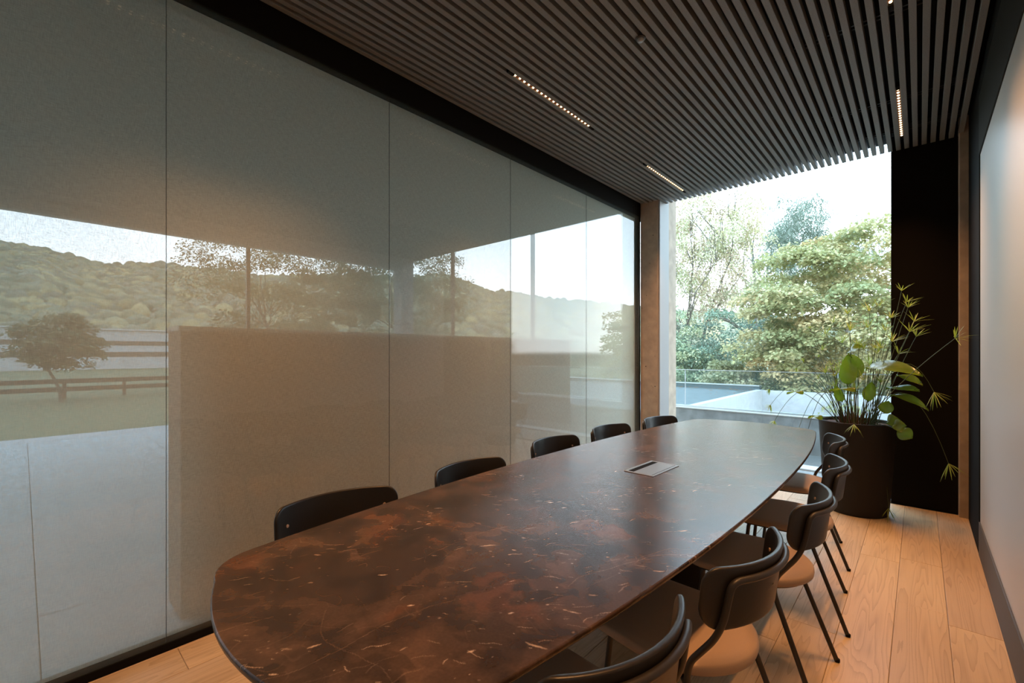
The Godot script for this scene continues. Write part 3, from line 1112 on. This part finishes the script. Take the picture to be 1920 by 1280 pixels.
# ---------------------------------------------------------------- covered terrace seen through the linen screen
func terrace() -> void:
	var f := thing("terrace_floor")
	tag(f, "pale stone slab paving of the covered terrace behind the screen", "paving", "", "structure")
	boxm("bed", Vector3(-5.75, -0.15, -1.4), Vector3(6.6, 0.24, 7.2), M.concrete_grey, f, 0.0)
	var mb := MB.new()
	mb.box(Vector3.ZERO, Vector3(0.596, 0.03, 1.196), 0.002)
	var pm := mb.mesh(M.paver)
	for i in 11:
		for j in 6:
			inst("slab", pm, f).position = Vector3(-2.78 - i * 0.6, -0.015, -4.25 + j * 1.2)
	boxm("edge_kerb", Vector3(-9.35, -0.06, -1.4), Vector3(0.5, 0.12, 7.2), M.far_white, f)
	var r := thing("terrace_roof")
	tag(r, "dark flat roof over the terrace behind the screen", "roof", "", "structure")
	boxm("soffit", Vector3(-4.80, 3.07, -1.55), Vector3(4.7, 0.3, 6.6), M.soffit, r)
	boxm("fascia", Vector3(-7.2, 2.90, -1.55), Vector3(0.12, 0.24, 6.6), M.fascia, r)
	var names := ["slender dark post at the terrace edge behind the screen's second pane", "slender dark post under the roof end, left one behind the third pane", "slender dark post under the roof end, right one behind the fourth pane"]
	var pp := [Vector3(-7.2, 0, -2.21), Vector3(-5.68, 0, -4.78), Vector3(-3.97, 0, -4.78)]
	for k in 3:
		var p := thing("terrace_post", pp[k])
		tag(p, names[k], "post", "terrace posts")
		boxm("shaft", Vector3(0, 1.465, 0), Vector3(0.045, 2.92, 0.05), M.dark_trim, p, 0.003)
		boxm("foot_plate", Vector3(0, 0.006, 0), Vector3(0.14, 0.012, 0.14), M.dark_trim, p, 0.002)
	var c := thing("corner_column", Vector3(-7.0, 0, -4.72))
	tag(c, "broad concrete column at the roof corner behind the screen", "column", "", "structure")
	boxm("shaft", Vector3(0, 1.46, 0), Vector3(0.28, 2.92, 0.24), M.concrete_grey, c, 0.006)
	var s := thing("low_wall_unit", Vector3(-2.63, 0, -2.035))
	tag(s, "long chest-high opaque unit standing close behind the linen screen", "low wall")
	boxm("body", Vector3(0, 0.69, 0), Vector3(0.26, 1.34, 3.09), M.timber, s, 0.004)
	boxm("top_board", Vector3(0, 1.362, 0), Vector3(0.28, 0.022, 3.11), M.fascia, s, 0.003)
	boxm("kick", Vector3(0, 0.012, 0), Vector3(0.22, 0.024, 3.0), M.black, s, 0.0)

# ---------------------------------------------------------------- beyond the end window
func outside_window() -> void:
	var g := thing("outdoor_walkway")
	tag(g, "grey stone walkway with a white kerb outside the end window", "walkway", "", "structure")
	boxm("stone", Vector3(-0.6, -0.06, -5.28), Vector3(4.2, 0.12, 0.62), M.concrete_grey, g)
	boxm("kerb", Vector3(-0.6, -0.04, -5.69), Vector3(4.2, 0.12, 0.2), M.far_white, g)
	boxm("gutter", Vector3(-0.6, -0.16, -6.2), Vector3(4.2, 0.08, 0.84), M.concrete_grey, g)
	var gr := thing("floor_grating", Vector3(-0.6, -0.03, -6.19))
	tag(gr, "steel grating strip at the foot of the concrete parapet outside", "grating")
	for k in 16:
		boxm("bar", Vector3(0, 0.0, -0.36 + k * 0.048), Vector3(4.1, 0.03, 0.012), M.grating, gr, 0.0)
	var cb := MB.new()
	for k in 60:
		cb.box(Vector3(-2.03 + k * 0.0688, -0.005, 0), Vector3(0.006, 0.016, 0.74), 0.0)
	obj("cross_rods", cb, M.grating, gr).set_meta("kind", "stuff")
	var p := thing("parapet_wall")
	tag(p, "low board-marked concrete parapet outside the end window", "parapet", "", "structure")
	boxm("upstand", Vector3(-0.6, 0.10, -6.72), Vector3(5.2, 0.66, 0.22), M.concrete_grey, p, 0.006)
	boxm("coping_strip", Vector3(-0.6, 0.437, -6.72), Vector3(5.2, 0.014, 0.24), M.fascia, p, 0.002)
	var b := thing("glass_balustrade", Vector3(0, 0.44, -6.74))
	tag(b, "frameless greenish glass balustrade standing on the concrete parapet", "balustrade")
	for q in [[-3.19, -2.62], [-2.605, -0.75], [-0.735, 1.10]]:
		boxm("glass_panel", Vector3((q[0] + q[1]) / 2, 0.275, 0), Vector3(q[1] - q[0], 0.55, 0.017), M.balustrade, b, 0.0)
	for q in [-2.612, -0.742]:
		boxm("joint", Vector3(q, 0.275, 0), Vector3(0.010, 0.55, 0.012), M.far_white, b, 0.0)
	boxm("edge_rail", Vector3(-1.05, 0.556, 0), Vector3(4.28, 0.008, 0.02), M.grating, b, 0.0)
	boxm("shoe", Vector3(-1.05, 0.012, 0), Vector3(4.28, 0.03, 0.05), M.grating, b, 0.002)
	# the neighbour roof with its white-walled light well
	var r := thing("neighbour_roof")
	tag(r, "flat grey roof with a dark rim and a white-walled light well", "roof", "", "structure")
	boxm("deck", Vector3(-6.05, -0.2, -10.2), Vector3(5.9, 0.94, 6.3), M.membrane, r, 0.0)
	boxm("front_strip", Vector3(0.0, -0.2, -7.55), Vector3(6.2, 0.9, 1.2), M.membrane, r, 0.0)
	boxm("well_side_wall", Vector3(-3.02, -0.9, -10.4), Vector3(0.14, 2.42, 4.5), M.white_render, r, 0.004)
	for k in 4:
		boxm("well_end_panel", Vector3(-2.2 + k * 1.63, -0.9, -12.72), Vector3(1.615, 2.40, 0.14), M.white_render, r, 0.004)
	boxm("well_floor", Vector3(0.6, -2.15, -10.4), Vector3(7.2, 0.1, 4.6), M.white_render, r, 0.0)
	boxm("rim", Vector3(-6.05, 0.30, -12.9), Vector3(6.0, 0.17, 0.2), M.parapet_dark, r, 0.004)
	boxm("rim_cap", Vector3(-6.05, 0.39, -12.9), Vector3(6.0, 0.02, 0.26), M.grating, r, 0.003)
	rng.seed = 31
	var lm := MB.new()
	for k in 160:
		var z := -12.75 + pow(rng.randf(), 3.0) * 2.2
		var c := Vector3(rng.randf_range(-8, -3.2), 0.276 + rng.randf() * 0.01, z)
		var a := rng.randf() * TAU
		var d := Vector3(cos(a), rng.randf_range(0.0, 0.4), sin(a)) * rng.randf_range(0.03, 0.06)
		blade(lm, c, d.normalized(), d.length(), 0.04, 0.1)
	var lv := obj("fallen_leaves", lm, M.dry)
	tag(lv, "scatter of dry brown leaves on the grey flat roof", "leaves", "", "stuff")

# ---------------------------------------------------------------- trees and land
func leaf_mesh(kind: String, s: float) -> ArrayMesh:
	var mb := MB.new()
	var pts := []
	if kind == "maple":
		for q in [[0.0, 0.0], [0.28, 0.05], [0.5, 0.28], [0.26, 0.36], [0.42, 0.66], [0.16, 0.62], [0.0, 1.0], [-0.16, 0.62], [-0.42, 0.66], [-0.26, 0.36], [-0.5, 0.28], [-0.28, 0.05]]:
			pts.append(Vector3(q[0], 0.10 * absf(q[0]) - 0.12 * q[1] * q[1], q[1]) * s)
	elif kind == "narrow":
		for q in [[0.0, 0.0], [0.09, 0.3], [0.07, 0.65], [0.0, 1.0], [-0.07, 0.65], [-0.09, 0.3]]:
			pts.append(Vector3(q[0], -0.15 * q[1] * q[1], q[1]) * s)
	else:
		for q in [[0.0, 0.0], [0.22, 0.2], [0.3, 0.5], [0.18, 0.8], [0.0, 1.0], [-0.18, 0.8], [-0.3, 0.5], [-0.22, 0.2]]:
			pts.append(Vector3(q[0], 0.15 * absf(q[0]) - 0.1 * q[1] * q[1], q[1]) * s)
	mb.face(pts, Vector3.UP)
	for i in mb.n.size():
		mb.n[i] = Vector3(pts[i].x * 0.8 / s, 1.0, 0.1).normalized()
	return mb.mesh(M.tree_leaf)

func branches(mb: MB, p: Vector3, dir: Vector3, ln: float, r: float, depth: int, ends: Array, spread: float, lift: float) -> void:
	var path := [p]
	var q := p
	var d := dir
	for i in 4:
		d = (d + Vector3(rng.randfn(), rng.randfn() * 0.5 + lift, rng.randfn()) * 0.13).normalized()
		q += d * ln / 4.0
		path.append(q)
	mb.tube(path, r, r * 0.62, 6 if depth > 1 else 4, false)
	ends.append(q)
	if depth <= 0:
		return
	for k in rng.randi_range(2, 3):
		var a := rng.randf() * TAU
		var e1 := d.cross(Vector3(0.2, 0.3, 0.9)).normalized()
		var e2 := d.cross(e1)
		var nd := (d + (e1 * cos(a) + e2 * sin(a)) * spread).normalized()
		branches(mb, path[rng.randi_range(2, 4)], nd, ln * rng.randf_range(0.6, 0.85), r * 0.6, depth - 1, ends, spread, lift)

# pads: flat sprays of leaves, each [centre, radius, thickness]; colours are linear
func foliage(called: String, parent: Node3D, lm: Mesh, pads: Array, per: int, pal: Array, hang := 0.0) -> void:
	var mm := MultiMesh.new()
	mm.transform_format = MultiMesh.TRANSFORM_3D
	mm.use_colors = true
	mm.mesh = lm
	mm.instance_count = pads.size() * per
	var i := 0
	for pd in pads:
		var c: Vector3 = pd[0]
		var base: Color = pal[rng.randi_range(0, pal.size() - 1)]
		for k in per:
			var a := rng.randf() * TAU
			var rr: float = pd[1] * sqrt(rng.randf())
			var off := Vector3(cos(a) * rr, 0, sin(a) * rr)
			off.y = rng.randfn() * pd[2] - 0.35 * rr * rr / maxf(pd[1], 0.01)
			var outd := Vector3(cos(a), -0.35 - hang, sin(a)) + Vector3(rng.randfn(), rng.randfn(), rng.randfn()) * 0.5
			outd = outd.normalized()
			var up := (Vector3.UP + Vector3(rng.randfn(), rng.randfn() * 0.4, rng.randfn()) * 0.55)
			up = (up - outd * up.dot(outd)).normalized()
			var b := Basis(up.cross(outd), up, outd) * rng.randf_range(0.7, 1.25)
			mm.set_instance_transform(i, Transform3D(b, c + off))
			var col: Color = base.lerp(pal[rng.randi_range(0, pal.size() - 1)], rng.randf() * 0.6)
			var s := rng.randf_range(0.8, 1.2)
			mm.set_instance_color(i, Color(col.r * s, col.g * s, col.b * s))
			i += 1
	var o := MultiMeshInstance3D.new()
	o.name = called
	o.multimesh = mm
	parent.add_child(o, true)
	o.set_meta("kind", "stuff")

func crown_pads(n: int, c: Vector3, r: Vector3, pr: float, th: float, inner := 0.55) -> Array:
	var out := []
	for k in n:
		var d := Vector3(rng.randfn(), rng.randfn(), rng.randfn()).normalized()
		var f := lerpf(inner, 1.0, sqrt(rng.randf()))
		out.append([c + d * r * f, pr * rng.randf_range(0.6, 1.2), th])
	return out

func tree(called: String, at: Vector3, label: String, trunk: Array, lm: Mesh, pads: Array, per: int, pal: Array, group := "trees beyond the window", hang := 0.0) -> Node3D:
	var t := thing(called, at)
	tag(t, label, "tree", group)
	var mb := MB.new()
	var ends := []
	for q in trunk:
		branches(mb, q[0], q[1], q[2], q[3], q[4], ends, q[5], q[6])
	obj("trunk", mb, M.bark, t)
	if pads.is_empty():
		for e in ends:
			pads.append([e, 0.5, 0.28])
	foliage("foliage", t, lm, pads, per, pal, hang)
	return t

func landscape() -> void:
	M.tree_leaf = mat(Color(1, 1, 1), 0.55)
	M.tree_leaf.vertex_color_use_as_albedo = true
	M.tree_leaf.backlight_enabled = true
	M.tree_leaf.backlight = Color(0.8, 0.8, 0.8)
	var maple := leaf_mesh("maple", 0.085)
	var oval := leaf_mesh("oval", 0.085)
	var narrow := leaf_mesh("narrow", 0.17)
	var gnd := thing("ground")
	tag(gnd, "grass and earth around the building", "ground", "", "structure")
	boxm("lawn", Vector3(-43, -0.55, -15), Vector3(66, 0.4, 120), M.grass, gnd, 0.0)
	boxm("earth", Vector3(40, -3.2, -60), Vector3(110, 0.4, 94), M.earth, gnd, 0.0)
	# --- beyond the end window
	rng.seed = 101
	var pal := [Color(0.430, 0.427, 0.193), Color(0.586, 0.511, 0.269), Color(0.328, 0.362, 0.166), Color(0.511, 0.480, 0.241), Color(0.676, 0.498, 0.252)]
	var pads := crown_pads(230, Vector3(0, 4.9, 0), Vector3(2.5, 2.8, 2.2), 0.55, 0.06, 0.3)
	tree("maple_tree", Vector3(-1.35, -3.0, -14.6), "dense yellow-green broad tree filling the right of the end window", [[Vector3.ZERO, Vector3(0, 1, 0), 1.8, 0.10, 3, 0.6, 0.4]], maple, pads, 300, pal)
	rng.seed = 102
	pads = crown_pads(140, Vector3(0, 4.3, 0), Vector3(2.3, 2.6, 2.0), 0.55, 0.06, 0.3)
	tree("maple_tree", Vector3(2.6, -3.0, -16.5), "yellowing broad tree half hidden by the black panel's edge", [[Vector3.ZERO, Vector3(0, 1, 0), 1.6, 0.09, 3, 0.6, 0.4]], maple, pads, 260, pal)
	rng.seed = 103
	pads = crown_pads(75, Vector3(0, 2.3, 0), Vector3(1.5, 1.9, 1.3), 0.42, 0.06)
	tree("pale_shrub", Vector3(-4.1, -3.0, -14.5), "pale olive shrub just behind the white light well", [[Vector3.ZERO, Vector3(0, 1, 0), 1.6, 0.09, 2, 0.6, 0.4]], maple, pads, 220, [Color(0.497, 0.466, 0.279), Color(0.403, 0.397, 0.225), Color(0.310, 0.328, 0.170)])
	rng.seed = 104
	tree("autumn_tree", Vector3(-6.6, -3.0, -18.5), "thin autumn tree with bare forking limbs and sparse rusty leaves", [
		[Vector3(-0.2, 0, 0), Vector3(-0.05, 1, 0), 4.4, 0.13, 0, 0.35, 0.8], [Vector3(-0.3, 3.2, 0), Vector3(-0.35, 1, 0), 2.3, 0.065, 4, 0.42, 0.8], [Vector3(0.0, 3.4, 0), Vector3(0.32, 1, 0), 2.6, 0.07, 4, 0.42, 0.8], [Vector3(-0.3, 3.6, 0.2), Vector3(0.02, 1, 0), 2.6, 0.06, 4, 0.42, 0.8], [Vector3(-0.9, 2.8, -0.2), Vector3(-0.5, 1, 0.1), 2.2, 0.055, 4, 0.42, 0.8]],
		oval, crown_pads(190, Vector3(0.2, 8.2, 0), Vector3(2.5, 2.8, 2.0), 0.34, 0.2, 0.1), 120, [Color(0.668, 0.594, 0.361), Color(0.583, 0.558, 0.362), Color(0.497, 0.362, 0.251), Color(0.591, 0.603, 0.394)], "trees beyond the window", 0.6)
	rng.seed = 105
	pads = crown_pads(130, Vector3(0, 10.3, 0), Vector3(2.0, 3.0, 1.8), 0.55, 0.25, 0.05)
	tree("willow_tree", Vector3(-5.15, -3.0, -29.0), "tall grey-green feathery tree standing behind the others", [[Vector3.ZERO, Vector3(0, 1, 0), 5.0, 0.25, 3, 0.5, 0.6]], narrow, pads, 170, [Color(0.255, 0.317, 0.243), Color(0.320, 0.380, 0.299), Color(0.214, 0.266, 0.200)], "trees beyond the window", 0.5)
	rng.seed = 106
	pads = crown_pads(80, Vector3(0, 9.0, 0), Vector3(2.5, 2.6, 2.0), 0.6, 0.25, 0.05)
	tree("willow_tree", Vector3(-3.2, -3.0, -30.0), "lower grey-green feathery tree right of the tallest one", [[Vector3.ZERO, Vector3(0, 1, 0), 4.0, 0.22, 3, 0.5, 0.6]], narrow, pads, 170, [Color(0.276, 0.336, 0.247), Color(0.333, 0.378, 0.274), Color(0.231, 0.276, 0.202)], "trees beyond the window", 0.5)
	rng.seed = 107
	pads = crown_pads(110, Vector3(0, 3.7, 0), Vector3(2.2, 2.7, 1.6), 0.5, 0.08)
	tree("bushy_tree", Vector3(-7.3, -3.0, -15.8), "bushy yellow-flecked small tree low behind the grey roof", [[Vector3.ZERO, Vector3(0, 1, 0), 1.8, 0.1, 2, 0.6, 0.4]], oval, pads, 220, [Color(0.406, 0.491, 0.302), Color(0.585, 0.585, 0.343), Color(0.298, 0.392, 0.248)])
	rng.seed = 108
	pads = crown_pads(120, Vector3(0, 3.4, 0), Vector3(2.4, 2.7, 1.6), 0.5, 0.08)
	tree("bushy_tree", Vector3(-4.7, -3.0, -16.6), "dark green bush filling the gap between the thin tree and the maple", [[Vector3.ZERO, Vector3(0, 1, 0), 1.6, 0.1, 2, 0.6, 0.4]], oval, pads, 220, [Color(0.169, 0.255, 0.185), Color(0.228, 0.323, 0.220), Color(0.153, 0.216, 0.155)])
	rng.seed = 109
	pads = crown_pads(110, Vector3(0, 3.4, 0), Vector3(3.0, 2.4, 1.6), 0.5, 0.08)
	tree("bushy_tree", Vector3(-9.3, -3.0, -17.3), "blue-green bush at the left edge of the end window", [[Vector3.ZERO, Vector3(0, 1, 0), 1.6, 0.1, 2, 0.6, 0.4]], oval, pads, 220, [Color(0.220, 0.326, 0.256), Color(0.305, 0.412, 0.297), Color(0.350, 0.437, 0.280)])
	# --- seen through the screen
	rng.seed = 120
	pads = crown_pads(60, Vector3(0, 1.95, 0), Vector3(1.0, 0.85, 1.0), 0.35, 0.08, 0.2)
	tree("small_tree", Vector3(-20.4, -0.35, -0.85), "small round tree by the timber fence, seen through the screen", [[Vector3.ZERO, Vector3(0, 1, 0), 1.4, 0.05, 2, 0.6, 0.4]], oval, pads, 200, [Color(0.20, 0.20, 0.10), Color(0.16, 0.17, 0.08)], "trees seen through the screen")
	rng.seed = 121
	pads = crown_pads(150, Vector3(0, 5.4, 0), Vector3(4.2, 3.3, 4.2), 0.8, 0.12)
	tree("terrace_tree", Vector3(-21.5, -0.35, -8.6), "spreading dark tree behind the terrace post, seen through the screen", [[Vector3.ZERO, Vector3(0, 1, 0), 2.2, 0.12, 3, 0.6, 0.4]], oval, pads, 300, [Color(0.16, 0.18, 0.08), Color(0.22, 0.22, 0.10), Color(0.13, 0.15, 0.07)], "trees seen through the screen")
	rng.seed = 122
	pads = crown_pads(130, Vector3(0, 4.8, 0), Vector3(3.6, 3.2, 3.6), 0.8, 0.12)
	tree("terrace_tree", Vector3(-20.5, -0.35, -13.6), "spreading dark tree near the roof-corner column, seen through the screen", [[Vector3.ZERO, Vector3(0, 1, 0), 2.2, 0.12, 3, 0.6, 0.4]], oval, pads, 300, [Color(0.16, 0.18, 0.08), Color(0.22, 0.22, 0.10), Color(0.13, 0.15, 0.07)], "trees seen through the screen")
	var f := thing("timber_fence", Vector3(-22.2, -0.35, 0))
	tag(f, "low brown timber fence across the lawn, seen through the screen", "fence")
	for k in 16:
		boxm("post", Vector3(0, 0.33, 7.0 - k * 1.6), Vector3(0.10, 0.66, 0.10), M.timber, f, 0.01)
	for y in [0.60, 0.32]:
		boxm("rail", Vector3(0.06, y, -5.0), Vector3(0.04, 0.16, 25.0), M.timber, f, 0.01)
	var w := thing("long_low_building", Vector3(-60, -0.35, -14))
	tag(w, "long low white building with dark bands at the foot of the hill", "building")
	boxm("wall", Vector3(0, 1.9, 0), Vector3(3.0, 3.8, 80), M.far_white, w, 0.0)
	boxm("window_band", Vector3(1.52, 2.55, 0), Vector3(0.08, 0.40, 79), M.far_brown, w, 0.0)
	boxm("plinth", Vector3(1.52, 1.45, 0), Vector3(0.10, 0.45, 79), M.far_brown, w, 0.0)
	boxm("roof", Vector3(0, 3.87, 0), Vector3(3.4, 0.14, 80.4), M.far_white, w, 0.0)
	hills()

func hills() -> void:
	var prof := [[-400, 440], [-100, 440], [0, 442], [60, 450], [110, 468], [200, 490], [310, 492], [400, 500], [700, 512], [790, 514], [830, 517], [880, 530], [920, 545], [1000, 553], [1060, 561], [1200, 573], [1400, 590], [1750, 600], [2300, 600]]
	var th := YAW
	var rows := []
	var rr := [70.0, 95.0, 120.0, 150.0, 180.0, 230.0]
	var hh := [0.0, 0.18, 0.42, 0.70, 1.0, 0.8]
	var cols := []
	for i in prof.size() - 1:
		for k in 4:
			cols.append([lerpf(prof[i][0], prof[i + 1][0], k / 4.0), lerpf(prof[i][1], prof[i + 1][1], k / 4.0)])
	var fn := FastNoiseLite.new()
	fn.seed = 8
	fn.frequency = 0.03
	for i in rr.size():
		var row := PackedVector3Array()
		for q in cols:
			var xc: float = (q[0] - 960.0) / FOCAL
			var d := Vector2(xc * cos(th) - sin(th), -xc * sin(th) - cos(th))
			var tan_up: float = (661.0 - q[1]) / FOCAL / d.length()
			d = d.normalized()
			var far: float = 1.0 if q[0] < 740 else 1.5
			var r: float = rr[i] * far
			var top: float = EYE + tan_up * 180.0 * far - 3.5
			row.append(Vector3(d.x * r, lerpf(-0.6, top, hh[i]) + fn.get_noise_2d(d.x * r, d.y * r) * 2.0 * hh[i], d.y * r))
		rows.append(row)
	var mb := MB.new()
	mb.grid(rows, false, false, false)
	for i in mb.n.size():
		if mb.n[i].y < 0: mb.n[i] = -mb.n[i]
	mb.reorder()
	var h := obj("hills", mb, M.earth)
	tag(h, "wooded hills along the horizon, seen through the screen", "hills", "", "structure")
	# their wood: crowns too far away to count
	rng.seed = 130
	var sp := MB.new()
	var ring := []
	for i in 7:
		var row := []
		var a := PI * i / 6.0
		for k in 9:
			var b := TAU * k / 9
			var bump := 1.0 + 0.22 * sin(b * 3.0 + i * 1.7) * sin(a)
			row.append(Vector3(cos(b) * sin(a) * bump, -cos(a) * 1.15, sin(b) * sin(a) * bump))
		ring.append(row)
	sp.grid(ring)
	var wm := mat(Color(1, 1, 1), 0.95)
	wm.vertex_color_use_as_albedo = true
	var mm := MultiMesh.new()
	mm.transform_format = MultiMesh.TRANSFORM_3D
	mm.use_colors = true
	mm.mesh = sp.mesh(wm)
	mm.instance_count = 20000
	var pal := [Color(0.24, 0.23, 0.15), Color(0.30, 0.27, 0.16), Color(0.19, 0.20, 0.13), Color(0.36, 0.30, 0.16), Color(0.25, 0.24, 0.17)]
	for k in 20000:
		var ci := rng.randf() * (cols.size() - 1.001)
		var ri := sqrt(rng.randf()) * 4.0
		var c0 := int(ci)
		var r0 := int(ri)
		var p: Vector3 = rows[r0][c0].lerp(rows[r0][c0 + 1], ci - c0).lerp(rows[r0 + 1][c0].lerp(rows[r0 + 1][c0 + 1], ci - c0), ri - r0)
		var s := rng.randf_range(0.7, 1.9) * (1.4 if c0 > 36 else 1.0)
		mm.set_instance_transform(k, Transform3D(Basis.from_euler(Vector3(0, rng.randf() * TAU, 0)).scaled(Vector3(s, s * rng.randf_range(0.8, 1.3), s)), p + Vector3.UP * s * 0.6))
		var col: Color = pal[rng.randi_range(0, 4)]
		var f := rng.randf_range(0.75, 1.25)
		mm.set_instance_color(k, Color(col.r * f, col.g * f, col.b * f))
	var o := MultiMeshInstance3D.new()
	o.name = "hill_woods"
	o.multimesh = mm
	add_child(o)
	tag(o, "autumn woodland covering the far hills behind the screen", "woods", "", "stuff")
